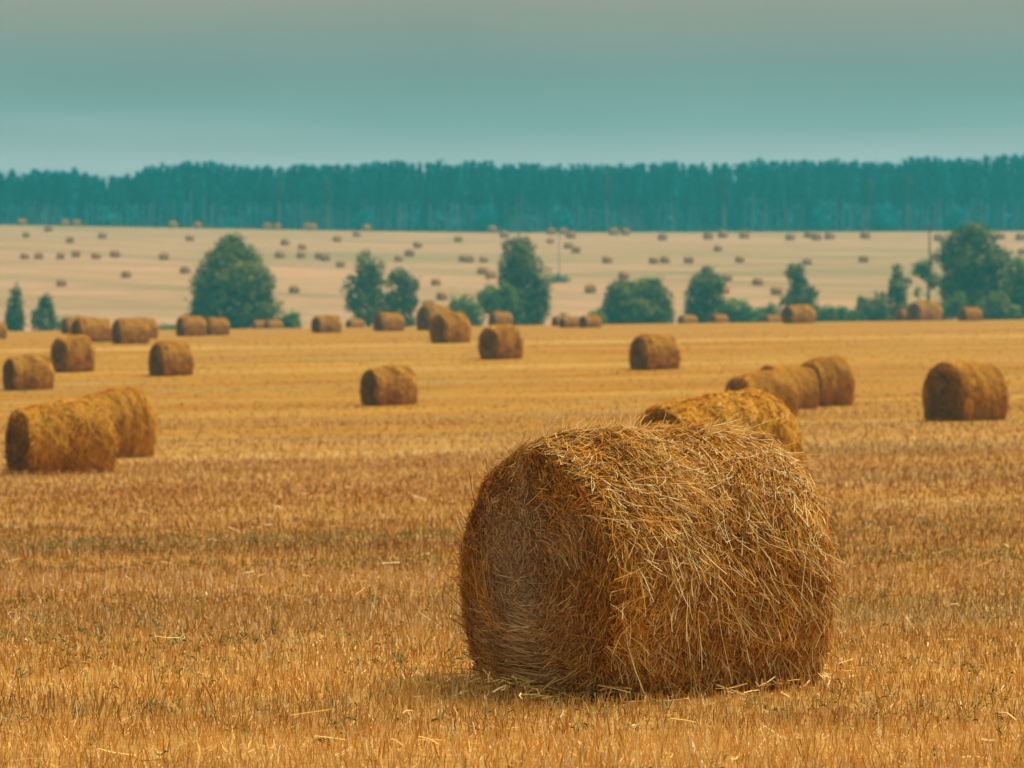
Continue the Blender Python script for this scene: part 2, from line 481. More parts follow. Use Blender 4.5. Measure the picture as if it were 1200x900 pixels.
# ------------------------------------------------------------------ ribbons (straws)
def ribbons(P, W, sv, wt=None):
    """P (n,k,3) centre lines, W (n,k,3) half width vectors -> V,Q,attrs"""
    n, k, _ = P.shape
    V = np.stack([P - W, P + W], 2).reshape(n * k * 2, 3)
    base = (np.arange(n) * k * 2)[:, None]
    j = np.arange(k - 1)[None, :] * 2
    a = (base + j)
    Q = np.stack([a, a + 1, a + 3, a + 2], -1).reshape(-1, 4)
    A = {'sv': np.repeat(sv, k * 2)}
    if wt is not None: A['wt'] = np.repeat(wt, k * 2)
    return V, Q, A

def unit(v):
    return v / np.maximum(np.linalg.norm(v, axis=-1, keepdims=True), 1e-9)

# ------------------------------------------------------------------ stubble over the near field
def build_stubble():
    parts = []
    zones = [(10.5, 16, 1500, 0.0050, 0.115), (16, 24, 820, 0.0065, 0.12), (24, 36, 380, 0.009, 0.125), (36, 60, 135, 0.014, 0.125), (60, 90, 26, 0.026, 0.11), (90, 130, 7, 0.045, 0.09), (130, 185, 2.0, 0.07, 0.07)]
    dens = Wave(21, (0.9, 2.6), n=14)
    hgt = Wave(23, (0.10, 0.75), n=12)
    fineh = Wave(25, (3.0, 6.0), n=12)
    for y0, y1, per, wd, ht in zones:
        ya, yb_ = (y0 * 0.86 if y0 > 11 else y0), y1 * 1.16
        area = 0.5 * 0.46 * (yb_ * yb_ - ya * ya)
        n = int(area * per)
        y = np.sqrt(rng.uniform(ya * ya, yb_ * yb_, n))
        x = rng.uniform(-0.23, 0.23, n) * y
        wgt = np.minimum(np.clip((y - ya) / (y0 * 1.16 - ya + 1e-6), 0, 1) if y0 > 11 else 1.0, np.clip((yb_ - y) / (yb_ - y1 * 0.86), 0, 1))
        kk = rng.random(n) < wgt
        x, y = x[kk], y[kk]; n = len(x)
        # seed rows (drilled across the view, slightly slanted), clumped along them
        row = 0.14
        yy = y + 0.06 * x
        yr = np.round(yy / row) * row - 0.06 * x + rng.normal(0, 0.022, n)
        y = np.where(rng.random(n) < 0.75, yr, y)
        keep = rng.random(n) < 0.62 + 0.38 * dens(x, y)
        x, y = x[keep], y[keep]; n = len(x)
        z = terrain(x, y)
        h = ht * (0.72 + 0.30 * hgt(x, y) + 0.2 * fineh(x, y)) * rng.uniform(0.45, 1.25, n)
        h = np.maximum(h, 0.025)
        lean = rng.normal(0, 0.22, (n, 2))
        lying = rng.random(n) < 0.20                 # broken stalks lying flat
        lean[lying] = rng.normal(0, 2.2, (lying.sum(), 2)); h[lying] *= 0.45
        tall = rng.random(n) < 0.004
        h[tall] *= rng.uniform(1.5, 2.4, tall.sum())
        P0 = np.stack([x, y, z - 0.01], -1)
        P2 = P0 + np.stack([lean[:, 0] * h, lean[:, 1] * h, h], -1)
        P1 = (P0 + P2) / 2 + rng.normal(0, 0.06, (n, 3)) * h[:, None]
        P = np.stack([P0, P1, P2], 1) if wd < 0.008 else np.stack([P0, P2], 1)
        a = rng.normal(0, 0.7, n)
        Wd = np.stack([np.cos(a), np.sin(a), np.zeros(n)], -1) * (wd * rng.uniform(0.6, 1.3, n) / 2)[:, None]
        W = np.repeat(Wd[:, None, :], P.shape[1], 1)
        W[:, -1] *= 0.75
        sv = np.clip(rng.normal(0.50, 0.29, n) + 0.25 * hgt(x, y) + 0.15 * (h > ht), 0, 1)
        parts.append(ribbons(P, W, sv))
    V, Q, A = join_vq(parts)
    o = link('stubble', mesh_from('stubble', V, Q, M_STUB, A))
    tag(o, kind='stuff', cat='stubble', label='short cut straw stubble standing all over the near field')
build_stubble()

def build_litter():
    """loose straws lying between the stubble, denser in faint heaps"""
    parts = []
    n = 3000
    y = np.sqrt(rng.uniform(11 ** 2, 46 ** 2, n)); x = rng.uniform(-0.22, 0.22, n) * y
    heap = Wave(31, (0.25, 1.6), n=12)
    k = rng.random(n) < 0.35 + 0.5 * heap(x, y)
    x, y = x[k], y[k]
    # spill round the big bale
    m = 1300
    a = rng.uniform(0, 6.283, m); rr = rng.normal(0, 0.25, m)
    cx, cy = MAIN_C[0], MAIN_C[1]; ca, sa = math.cos(MAIN_YAW), math.sin(MAIN_YAW)
    lx = (0.80 + rr) * np.cos(a) * 1.1; ly = (0.52 + rr) * np.sin(a) * 1.1
    x = np.concatenate([x, cx + lx * ca - ly * sa]); y = np.concatenate([y, cy + lx * sa + ly * ca])
    n = len(x)
    z = terrain(x, y) + rng.uniform(0.01, 0.10, n)
    L = rng.uniform(0.06, 0.22, n); a = rng.uniform(0, 6.283, n); tl = rng.normal(0, 0.18, n)
    d = np.stack([np.cos(a), np.sin(a), tl], -1) * (L / 2)[:, None]
    c = np.stack([x, y, z], -1)
    P = np.stack([c - d, c + rng.normal(0, 0.006, (n, 3)), c + d], 1)
    wv = np.cross(d, np.stack([rng.normal(0, .5, n), rng.normal(0, .5, n), np.ones(n)], -1))
    W = unit(wv)[:, None, :] * (0.0026 + 0.00012 * y)[:, None, None]
    V, Q, A = ribbons(P, np.repeat(W, 3, 1), np.clip(rng.normal(0.55, 0.22, n), 0, 1))
    o = link('loose_straw', mesh_from('loose_straw', V, Q, M_STUB, A))
    tag(o, kind='stuff', cat='straw', label='loose straw scattered over the stubble and round the big bale')

def build_weeds():
    """small green weeds and grass blades among the stubble"""
    patch = Wave(41, (0.35, 1.3), n=12)
    n0 = 9000
    y = np.sqrt(rng.uniform(11 ** 2, 34 ** 2, n0)); x = rng.uniform(-0.22, 0.22, n0) * y
    k = rng.random(n0) < np.clip(0.22 + 0.5 * patch(x, y), 0.05, 1)
    x, y = x[k], y[k]
    cx = np.repeat(x, 9); cy = np.repeat(y, 9); n = len(cx)
    a = rng.uniform(0, 6.283, n); L = rng.uniform(0.02, 0.075, n)
    blade = rng.random(n) < 0.35
    L[blade] *= 1.5
    up = np.where(blade, rng.uniform(1.2, 3.0, n), rng.uniform(0.2, 1.6, n))
    d = unit(np.stack([np.cos(a), np.sin(a), up], -1)) * L[:, None]
    c = np.stack([cx + rng.normal(0, 0.03, n), cy + rng.normal(0, 0.03, n), terrain(cx, cy) + rng.uniform(0.0, 0.05, n)], -1)
    P = np.stack([c, c + d * 0.55, c + d + np.stack([0 * L, 0 * L, -0.3 * L], -1)], 1)
    wid = np.where(blade, 0.0025, 0.0055) * rng.uniform(0.7, 1.3, n)
    wv = unit(np.cross(d, rng.normal(0, 1, (n, 3)) + np.array([0, 0, 1.0])))
    W = np.repeat(wv[:, None, :], 3, 1) * wid[:, None, None]
    W[:, 0] *= 0.4; W[:, 2] *= 0.25
    V, Q, A = ribbons(P, W, rng.random(n))
    o = link('weeds', mesh_from('weeds', V, Q, M_WEED, A))
    tag(o, kind='stuff', cat='weeds', label='small green weeds and grass blades among the near stubble')

# ------------------------------------------------------------------ bales
class BaleShape:
    """round bale lying on its side: axis = local x, resting at z = 0"""
    def __init__(s, seed, L=1.5, D=1.55, taper=0.0, rough=1.0, end_round=0.10, bulge=0.075):
        s.bulge = bulge
        s.L, s.Rr, s.taper, s.rough, s.er = L, D / 2, taper, rough, end_round
        s.n1 = Wave(seed, (2.2, 1.6), n=9); s.n2 = Wave(seed + 1, (5.5, 5.0), n=12)
        s.nr = Wave(seed + 2, (7.0,), dim=1, n=6)
        s.n3 = Wave(seed + 3, (2.6, 2.6), n=8); s.n4 = Wave(seed + 4, (7, 7), n=10)
    def section(s, x, th, rad):
        """x along the axis, th around it, rad 0..1 of the outer radius"""
        f = np.clip(np.abs(x) / (s.L / 2), 0, 1.2)
        # seamless in th: use cos/sin as coordinates
        c, sn = np.cos(th), np.sin(th)
        bump = s.rough * (0.020 * s.n1(x, c * 1.5 + sn) + 0.014 * s.n2(x + sn, c * 1.4 - sn) + 0.020 * s.nr(x + 0.04 * c))
        r = s.Rr * (1 + bump - s.er * f ** 5 + s.taper * x / s.L)
        r = r * rad
        sag = np.clip(-sn, 0, 1)
        cc = np.sign(c) * np.abs(c) ** (1 - 0.60 * np.clip(sag * 1.5, 0, 1))
        y = r * cc * (1.0 + 0.035 * np.clip(-sn + 0.2, 0, 1))
        z = r * sn
        fl = -0.84 * s.Rr                                 # flattened where it rests
        soft = 0.05 * s.Rr
        z = np.where(z < fl + soft, fl + soft - soft * (1 - np.exp((z - fl - soft) / soft * 0.8)), z)
        z = z + 0.84 * s.Rr
        z = z * (1.0 / 1.0)
        return y, np.maximum(z, -0.02)
    def side(s, x, th):
        y, z = s.section(x, th, np.ones_like(x))
        return np.stack([x, y, z], -1)
    def end(s, sgn, rho, th):
        x0 = np.full_like(rho, sgn * s.L / 2)
        y, z = s.section(x0, th, rho)
        bulge = s.bulge * (1 - rho ** 2.2) + s.rough * (0.020 * s.n3(y, z) + 0.012 * s.n4(y, z)) * (1 - rho ** 6)
        return np.stack([x0 + sgn * bulge, y, z], -1)
    def side_mesh(s, nx, nt):
        xs = np.linspace(-s.L / 2, s.L / 2, nx); th = np.linspace(0, 2 * math.pi, nt, endpoint=False)
        X, T = np.meshgrid(xs, th, indexing='ij')
        V = s.side(X.ravel(), T.ravel())
        i = np.arange(nx - 1)[:, None] * nt + np.arange(nt)[None, :]
        i2 = np.arange(nx - 1)[:, None] * nt + ((np.arange(nt) + 1) % nt)[None, :]
        Q = np.stack([i, i2, i2 + nt, i + nt], -1).reshape(-1, 4)
        return V, Q[:, ::-1]
    def end_mesh(s, sgn, nr, nt):
        rs = np.linspace(0.02, 1, nr); th = np.linspace(0, 2 * math.pi, nt, endpoint=False)
        Rr, T = np.meshgrid(rs, th, indexing='ij')
        V = s.end(sgn, Rr.ravel(), T.ravel())
        i = np.arange(nr - 1)[:, None] * nt + np.arange(nt)[None, :]
        i2 = np.arange(nr - 1)[:, None] * nt + ((np.arange(nt) + 1) % nt)[None, :]
        Q = np.stack([i, i2, i2 + nt, i + nt], -1).reshape(-1, 4)
        return V, Q
    def side_straws(s, n, wid, Lm, r, stick=1.0, lift=0.012, k=4):
        x = r.uniform(-s.L / 2 * 0.99, s.L / 2 * 0.99, n)
        th = r.uniform(-math.pi, math.pi, n)
        # direction field: mostly round the bale, bent by slow noise, very unruly
        ff = Wave(int(r.integers(1e6)), (3.0, 2.0), n=8)
        ang = math.pi / 2 + 0.75 * ff(x, np.sin(th) * 2 + np.cos(th)) + r.normal(0, 0.50, n)
        wild = r.random(n) < 0.22
        ang[wild] = r.uniform(0, math.pi, wild.sum())
        L = Lm * r.lognormal(0, 0.45, n)
        dx = np.cos(ang) * L; dth = np.sin(ang) * L / s.Rr
        h0 = np.abs(r.normal(0, lift, n)) + 0.001
        up = np.abs(r.normal(0, 0.11, n)) * stick
        spk = r.random(n) < 0.06; up[spk] = r.uniform(0.2, 0.75, spk.sum()) * stick
        up = up * L * np.where(r.random(n) < 0.5, 1, 0.25)
        bend = r.normal(0, 0.30, n)
        P = []
        for j in range(k):
            q = j / (k - 1)
            xx = np.clip(x + dx * (q - 0.5) + bend * L * (q - 0.5) ** 2 * np.sin(ang), -s.L / 2 * 1.03, s.L / 2 * 1.03)
            tt = th + dth * (q - 0.5) + bend * L / s.Rr * (q - 0.5) ** 2 * -np.cos(ang)
            p = s.side(xx, tt)
            nn = np.stack([np.zeros(n), np.cos(tt), np.sin(tt)], -1)
            # near the rims the straws splay outwards
            nn[:, 0] = np.sign(xx) * np.clip((np.abs(xx) / (s.L / 2) - 0.85) * 4, 0, 0.8)
            P.append(p + nn * (h0 + up * q ** 1.6)[:, None])
        P = np.stack(P, 1)
        P[..., 2] = np.maximum(P[..., 2], 0.0)
        sv = np.clip(r.normal(0.54, 0.24, n) + 4.0 * (h0 - lift * 0.8) + 0.12 * ff(x * 2, th) + 0.35 * spk, 0, 1)  # lifted and stray straws painted paler, as if catching light
        mid_n = np.stack([np.zeros(n), np.cos(th), np.sin(th)], -1)
        return P, s._w(P, mid_n, wid, r), sv, np.zeros(n)
    def _w(s, P, nrm, wid, r):
        d = P[:, -1] - P[:, 0]
        side = unit(np.cross(unit(d), nrm))
        roll = r.normal(0, 0.38, len(P))
        wv = side * np.cos(roll)[:, None] + nrm * np.sin(roll)[:, None]
        ww = wid * r.uniform(0.55, 1.35, len(P)) / 2
        return np.repeat((wv * ww[:, None])[:, None, :], P.shape[1], 1)
    def end_straws(s, sgn, n, wid, Lm, r, grey=0.8, stick=1.0, lift=0.012, k=4):
        rho = np.sqrt(r.uniform(0.0005, 1.0, n)); th = r.uniform(-math.pi, math.pi, n)
        ff = Wave(int(r.integers(1e6)), (2.5, 2.5), n=8)
        L = Lm * r.lognormal(0, 0.4, n)
        yy, zz = np.cos(th) * rho, np.sin(th) * rho
        # straws follow the winding; towards the middle and the bottom they hang and mat
        ang = math.pi / 2 + 0.5 * ff(yy, zz) + r.normal(0, 0.42, n)
        wild = r.random(n) < 0.28 + 0.4 * (rho < 0.35)
        ang[wild] = r.uniform(0, math.pi, wild.sum())
        dr = np.cos(ang) * L / s.Rr; dt = np.sin(ang) * L / s.Rr / np.maximum(rho, 0.28)
        h0 = np.abs(r.normal(0, lift, n)) + 0.001
        up = np.abs(r.normal(0, 0.10, n)) * stick
        spk = r.random(n) < 0.05; up[spk] = r.uniform(0.2, 0.6, spk.sum()) * stick
        up = up * L
        P = []
        for j in range(k):
            q = j / (k - 1)
            rr = np.clip(np.abs(rho + dr * (q - 0.5)), 0.005, 1.01)
            tt = th + dt * (q - 0.5)
            p = s.end(sgn, rr, tt)
            p[:, 0] += sgn * (h0 + up * q ** 1.6)
            P.append(p)
        P = np.stack(P, 1)
        P[..., 2] = np.maximum(P[..., 2], 0.0)
        w = np.clip((1.35 if grey < 1 else 1.9) - rho * 1.55 + 0.45 * ff(yy * 2, zz * 2), 0, 1) * min(grey, 1.0)  # on mid-distance bales the painted shade covers nearly the whole end
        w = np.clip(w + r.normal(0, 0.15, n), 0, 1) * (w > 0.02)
        sv = np.clip(r.normal(0.51, 0.22, n) + 4.0 * (h0 - lift * 0.8) + 0.12 * ff(yy * 3, zz * 3), 0, 1)  # lifted end straws painted paler too, buried ones darker, as if shaded
        nrm = np.zeros((n, 3)); nrm[:, 0] = sgn
        return P, s._w(P, nrm, wid, r), sv, w

def bale_meshes(seed, n_side, n_end, wid, Lm, nx, nt, taper=0.0, L=1.5, D=1.55, rough=1.0, stick=1.0, k=4, grey=0.8, er=0.10, lift=0.012, smat=None, bulge=0.075):
    core = M_CORE_FAR if smat else M_CORE
    smat = smat or M_STRAW
    r = np.random.default_rng(seed)
    sh = BaleShape(seed, L=L, D=D, taper=taper, rough=rough, end_round=er, bulge=bulge)
    res = []
    V, Q = sh.side_mesh(nx, nt)
    a = {'sv': np.full(len(V), 0.3), 'wt': np.zeros(len(V))}
    sV, sQ, sA = ribbons(*sh.side_straws(n_side, wid, Lm, r, stick, lift, k))
    VV, QQ, AA = join_vq([(V, Q, a), (sV, sQ, sA)])
    mi = np.concatenate([np.zeros(len(Q)), np.ones(len(sQ))])
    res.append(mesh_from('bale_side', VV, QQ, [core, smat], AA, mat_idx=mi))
    for sgn in (-1, 1):
        V, Q = sh.end_mesh(sgn, max(6, nx // 3), nt)
        a = {'sv': np.full(len(V), 0.3), 'wt': np.zeros(len(V))}
        sV, sQ, sA = ribbons(*sh.end_straws(sgn, n_end, wid, Lm, r, grey, stick, lift, k))
        VV, QQ, AA = join_vq([(V, Q, a), (sV, sQ, sA)])
        mi = np.concatenate([np.zeros(len(Q)), np.ones(len(sQ))])
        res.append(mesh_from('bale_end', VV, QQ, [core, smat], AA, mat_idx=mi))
    return res

def make_bale(meshes, loc, yaw, sc=1.0):
    t_ = empty('round_bale', loc, yaw, sc)
    link('wound_side', meshes[0], t_)
    link('end_face', meshes[1], t_)
    link('end_face', meshes[2], t_)
    return t_

# the big bale in focus
g = ground_at(748, 806, 10, 30)
MAIN_YAW = R(36)
MAIN_C = (0.785, 17.08)
MZ = float(terrain(*MAIN_C))
big = make_bale(bale_meshes(101, 105000, 56000, 0.0042, 0.115, 90, 180, L=1.57, D=1.645, lift=0.013, rough=2.1, er=0.11, taper=0.05, bulge=0.09),
                (MAIN_C[0], MAIN_C[1], MZ - 0.01), MAIN_YAW)
tag(big, 'big sharp round straw bale in front, every straw visible, stray stalks on top', 'straw bale', 'round bales on the near field')
build_litter()
build_weeds()

# mid-distance bales: (left, top, right, bottom, yaw deg, taper, label, explicit depth or None)
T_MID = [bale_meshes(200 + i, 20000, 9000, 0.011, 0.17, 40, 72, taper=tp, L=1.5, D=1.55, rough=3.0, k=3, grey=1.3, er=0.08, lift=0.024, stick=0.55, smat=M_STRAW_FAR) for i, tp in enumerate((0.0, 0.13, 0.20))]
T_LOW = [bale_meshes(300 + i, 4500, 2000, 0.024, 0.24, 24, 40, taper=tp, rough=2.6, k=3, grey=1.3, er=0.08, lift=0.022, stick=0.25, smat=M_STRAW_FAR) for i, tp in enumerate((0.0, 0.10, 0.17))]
G_NEAR = 'round bales on the near field'
MID = [
 (735, 465, 937, 597, 34, 2, 'round bale half hidden directly behind the big sharp bale', 'N'),
 (0, 472, 131, 557, 33, 1, 'large blurred bale with deep side grooves at the left edge, nearest of its pair', 'N'),
 (82, 457, 175, 538, 40, 2, 'bale tucked behind the large grooved bale at the left edge', 'N'),
 (1086, 424, 1182, 494, 35, 0, 'lone round bale standing apart near the right edge of the field', 'N'),
 (848, 437, 934, 491, 35, 1, 'front bale of the overlapping row of three behind the big bale', 'N'),
 (884, 428, 960, 481, 35, 0, 'middle bale of the overlapping row of three, mostly hidden', 'N'),
 (935, 420, 995, 477, 35, 1, 'back bale of the overlapping row of three, its right end free', 'N'),
 (738, 393, 798, 434, 30, 0, 'lone bale above the big bale, under the broad round bush', 'N'),
 (420, 430, 489, 476, 36, 1, 'lone bale in the middle of the empty field left of the big bale', 'N'),
 (559, 381, 612, 422, 40, 2, 'bale with a full dark end below the twin-topped tree', 'N'),
 (502, 367, 552, 403, 42, 1, 'bale overlapping the front of another on the crest between two trees', 'N'),
 (487, 358, 531, 388, 40, 0, 'bale mostly hidden behind another on the crest beside a light green bush', 'N'),
 (437, 367, 474, 389, 36, 0, 'crest bale standing before the small dark-bottomed tree', 'N'),
 (364, 370, 400, 391, 36, 1, 'crest bale alone between the biggest rounded tree and the light green tree', 'N'),
 (205, 371, 242, 395, 33, 0, 'crest bale touching another at the foot of the biggest rounded tree, left one', 'N'),
 (238, 373, 269, 394, 30, 0, 'crest bale touching another at the foot of the biggest rounded tree, right one', 'N'),
 (172, 401, 227, 441, 33, 0, 'lone bale below the crest, before the biggest rounded tree', 'N'),
 (56, 393, 109, 437, 36, 2, 'upper one of two bales standing near each other at the left edge', 'N'),
 (0, 417, 62, 458, 33, 1, 'bale cut close by the left edge, lower of the two near each other', 'N'),
 (-14, 378, 6, 398, 33, 0, 'bale on the crest almost wholly cut off by the left edge', 'N'),
 (82, 373, 131, 402, 33, 0, 'middle bale of the crest cluster by the two small conical trees', 'N'),
 (129, 374, 175, 404, 33, 0, 'front bale of the crest cluster by the two small conical trees', 'N'),
 (150, 373, 185, 398, 33, 0, 'rear bale at the right end of the crest cluster at left', 'N'),
 (70, 372, 108, 392, 35, 0, 'faint hindmost bale of the crest cluster nearest the conical trees', 'N'),
 (572, 366, 601, 383, 36, 0, 'crest bale at the foot of the twin-topped tree', 'F'),
 (643, 371, 672, 383, 36, 0, 'hindmost of three bales grouped on the crest before the broad round bush', 'F'),
 (652, 372, 682, 385, 36, 1, 'low left bale of the close pair on the crest before the round bush', 'N'),
 (675, 370, 708, 385, 40, 1, 'right bale of the close pair on the crest before the round bush', 'N'),
 (915, 358, 957, 380, 38, 1, 'bright crest bale at the foot of the ragged dark tree', 'N'),
 (1062, 352, 1105, 376, 38, 1, 'bright crest bale below the tall thin utility pole', 'N'),
 (1047, 362, 1078, 377, 35, 0, 'dull bale peeping out behind the bright bale below the utility pole', 'F'),
 (1122, 361, 1153, 377, 36, 0, 'crest bale at the foot of the largest tree at right', 'F'),
 # standing beyond the crest, only their tops show
 (404, 375, 428, 391, 36, 0, 'bale sunk behind the crest at the foot of the light green tree', 'B'),
 (294, 376, 315, 391, 36, 0, 'left bale of a joined pair sunk behind the crest beside the biggest tree', 'B'),
 (308, 376, 333, 391, 36, 0, 'right bale of a joined pair sunk behind the crest beside the biggest tree', 'B'),
 (791, 369, 821, 387, 36, 0, 'bale sunk behind the crest left of the tall bushy tree foot', 'B'),
 (831, 368, 854, 384, 36, 0, 'bale top showing over the crest right of the tall bushy tree foot', 'B'),
 (891, 371, 918, 386, 36, 0, 'bale sunk behind the crest beside the bright bale under the ragged tree', 'B'),
]
FOOT = 0.93                        # photo height of a bale over its diameter
def width_units(yaw, L=1.5, D=1.55):
    return L * abs(math.cos(R(yaw))) + D * abs(math.sin(R(yaw)))
GW = {}
for (x0, yt, x1, yb, yaw, tp, lab, mode) in MID:
    u = (x0 + x1) / 2
    ph, pwid = yb - yt, x1 - x0
    if mode == 'B':
        y = 318.0
        p = at_depth(u, y)
        zt = CAM_H - (yt - HOR) * y / F
        size = (zt - p[2]) / 1.44
        size = min(max(size, 0.8), 1.15)
    else:
        p = ground_at(u, yb - 1.0, 20, 306)
        if p is None: p = at_depth(u, 303)
        size = ph * p[1] / F / 1.46
    # long axis stretched so that the silhouette is as wide as in the photo
    need = pwid * p[1] / F / size
    ln = (need - 1.55 * math.sin(R(yaw))) / (1.5 * math.cos(R(yaw)))
    ln = min(max(ln, 0.72), 1.45)
    far = p[1] > 105
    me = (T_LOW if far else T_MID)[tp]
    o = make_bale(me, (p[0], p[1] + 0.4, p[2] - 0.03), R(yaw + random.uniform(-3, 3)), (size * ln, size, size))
    tag(o, lab, 'straw bale', G_NEAR)

# the small bales of the far slope -----------------------------------------
FAR_ROWS = {
 'sky': [(26, 264), (76, 264), (90, 266), (202.5, 266.5), (231.5, 266.5), (313, 268), (325, 268), (360, 272), (366, 270), (429.5, 271.5), (577, 273), (591, 279),
         (646, 275.5), (660, 275.5), (669, 280), (719, 276), (733, 276), (776.5, 282), (830, 281), (847, 279.5), (872, 280), (926, 282), (948, 279.5), (957, 282), (972, 281),
         (1014, 280), (1100, 283), (1172, 281), (1196, 282)],
 'slope': [(57, 272), (30.5, 279), (120, 280), (82, 285), (29, 304), (45.5, 304), (71, 304), (89, 302), (113, 304), (135, 302), (148, 326), (72, 336),
           (222.5, 283), (192, 305), (217, 321), (245, 303), (334, 288), (354, 293), (328, 303), (353, 303), (374, 304), (381, 306), (399, 314), (345, 344), (395, 284), (418, 278),
           (489.5, 291), (537, 284), (480, 301), (467, 307), (543, 307), (550, 308), (567, 308), (565.5, 322), (575, 327), (511, 335), (518, 352), (502, 363),
           (645, 286), (666, 292), (675, 297), (711.5, 309), (692, 344), (731, 328), (841.5, 295), (766, 309.5), (779, 309), (807, 309), (867, 308), (852, 330), (888, 335), (910, 346), (848, 345),
           (946, 311), (925, 324), (1012, 308), (1096, 305), (1198, 299)],
}
def tiny_bale(seed):
    sh = BaleShape(seed, L=1.6, D=1.6, rough=1.8, end_round=0.14)
    r = np.random.default_rng(seed)
    V, Q = sh.side_mesh(12, 24)
    parts = [(V, Q, {'sv': np.full(len(V), 0.3), 'wt': np.zeros(len(V))})]
    for sg in (-1, 1):
        V2, Q2 = sh.end_mesh(sg, 5, 24)
        parts.append((V2, Q2, {'sv': np.full(len(V2), 0.3), 'wt': np.zeros(len(V2))}))
    nb = sum(len(p_[1]) for p_ in parts)
    parts.append(ribbons(*sh.side_straws(600, 0.08, 0.35, r, 0.8, 0.04, 3)))
    for sg in (-1, 1): parts.append(ribbons(*sh.end_straws(sg, 240, 0.08, 0.35, r, 0.3, 0.8, 0.04, 3)))
    VV, QQ, AA = join_vq(parts)
    mi = np.concatenate([np.zeros(nb), np.ones(len(QQ) - nb)])
    return mesh_from('tiny_bale', VV, QQ, [M_CORE_FAR, M_STRAW_FAR], AA, mat_idx=mi)
T_TINY = [tiny_bale(400 + i) for i in range(4)]
ORD = ['first', 'second', 'third', 'fourth', 'fifth', 'sixth', 'seventh', 'eighth', 'ninth', 'tenth', 'eleventh', 'twelfth', 'thirteenth', 'fourteenth', 'fifteenth', 'sixteenth']
def put_tiny(u, v, lab, size, yaw):
    p = ground_at(u, v - 0.6, 425, 774)
    if p is None or p[1] > 745: p = at_depth(u, 773 - 3 * max(v - 276, 0))
    o = link('round_bale', T_TINY[random.randrange(4)])
    o.location = (p[0], p[1], p[2] - 0.05)
    o.rotation_euler = (0, 0, R(yaw))
    o.scale = (size, size, size)
    tag(o, lab, 'straw bale', 'small bales on the far slope')
sky_regions = [(0, 280, 'far edge of the slope left of the biggest rounded tree'), (280, 500, 'far edge of the slope between biggest rounded and twin-topped trees'),
               (500, 700, 'far edge of the slope behind the twin-topped tree'), (700, 900, 'far edge of the slope above the broad round bush'), (900, 1300, 'far edge of the slope towards the largest tree')]
for a, b_, txt in sky_regions:
    rr_ = sorted([p for p in FAR_ROWS['sky'] if a <= p[0] < b_])
    for i, (u, v) in enumerate(rr_):
        put_tiny(u, v, '%s bale from the left, %s' % (ORD[i], txt), random.uniform(1.1, 1.22), random.uniform(20, 50))
sl_regions = [(0, 160, 'slope above the two conical trees'), (160, 300, 'slope just left of the biggest rounded tree'), (300, 410, 'slope right of the biggest rounded tree'),
              (410, 600, 'slope between light green and twin-topped trees'), (600, 790, 'slope around the broad round bush'), (790, 918, 'slope beside the tall bushy tree'), (918, 1300, 'slope by the ragged tree and further right')]
for a, b_, txt in sl_regions:
    rr_ = sorted([p for p in FAR_ROWS['slope'] if a <= p[0] < b_], key=lambda p: (p[1], p[0]))
    for i, (u, v) in enumerate(rr_):
        put_tiny(u, v, 'small hazy bale, %s from the top, %s' % (ORD[i], txt), random.uniform(0.84, 1.02), random.uniform(10, 55))

# ------------------------------------------------------------------ trees in the hollow
def tube(pts, rads, ns=7):
    pts = np.asarray(pts, float); rads = np.asarray(rads, float)
    n = len(pts)
    a = np.linspace(0, 2 * math.pi, ns, endpoint=False)
    V = []
    for i in range(n):
        d = unit(pts[min(i + 1, n - 1)] - pts[max(i - 1, 0)])
        s1 = unit(np.cross(d, [0.13, 0.99, 0.05])); s2 = np.cross(d, s1)
        V.append(pts[i] + rads[i] * (np.cos(a)[:, None] * s1 + np.sin(a)[:, None] * s2))
    V = np.concatenate(V)
    i = np.arange(n - 1)[:, None] * ns + np.arange(ns)[None, :]
    i2 = np.arange(n - 1)[:, None] * ns + ((np.arange(ns) + 1) % ns)[None, :]
    Q = np.stack([i, i2, i2 + ns, i + ns], -1).reshape(-1, 4)
    return V, Q, {}

def leaves(C, N, size, r, flat=0.5):
    """rhombus leaves at C (n,3), normals scattered round N"""
    n = len(C)
    nn = unit(N + r.normal(0, flat, (n, 3)))
    a = unit(np.cross(nn, r.normal(0, 1, (n, 3)))); b_ = np.cross(nn, a)
    s = size * r.uniform(0.6, 1.4, n)[:, None]
    V = np.stack([C - a * s, C - b_ * s * 0.6, C + a * s, C + b_ * s * 0.6], 1).reshape(-1, 3)
    Q = np.arange(4 * n).reshape(n, 4)
    return V, Q, {'sv': np.repeat(np.clip(r.normal(0.5, 0.25, n), 0, 1), 4)}

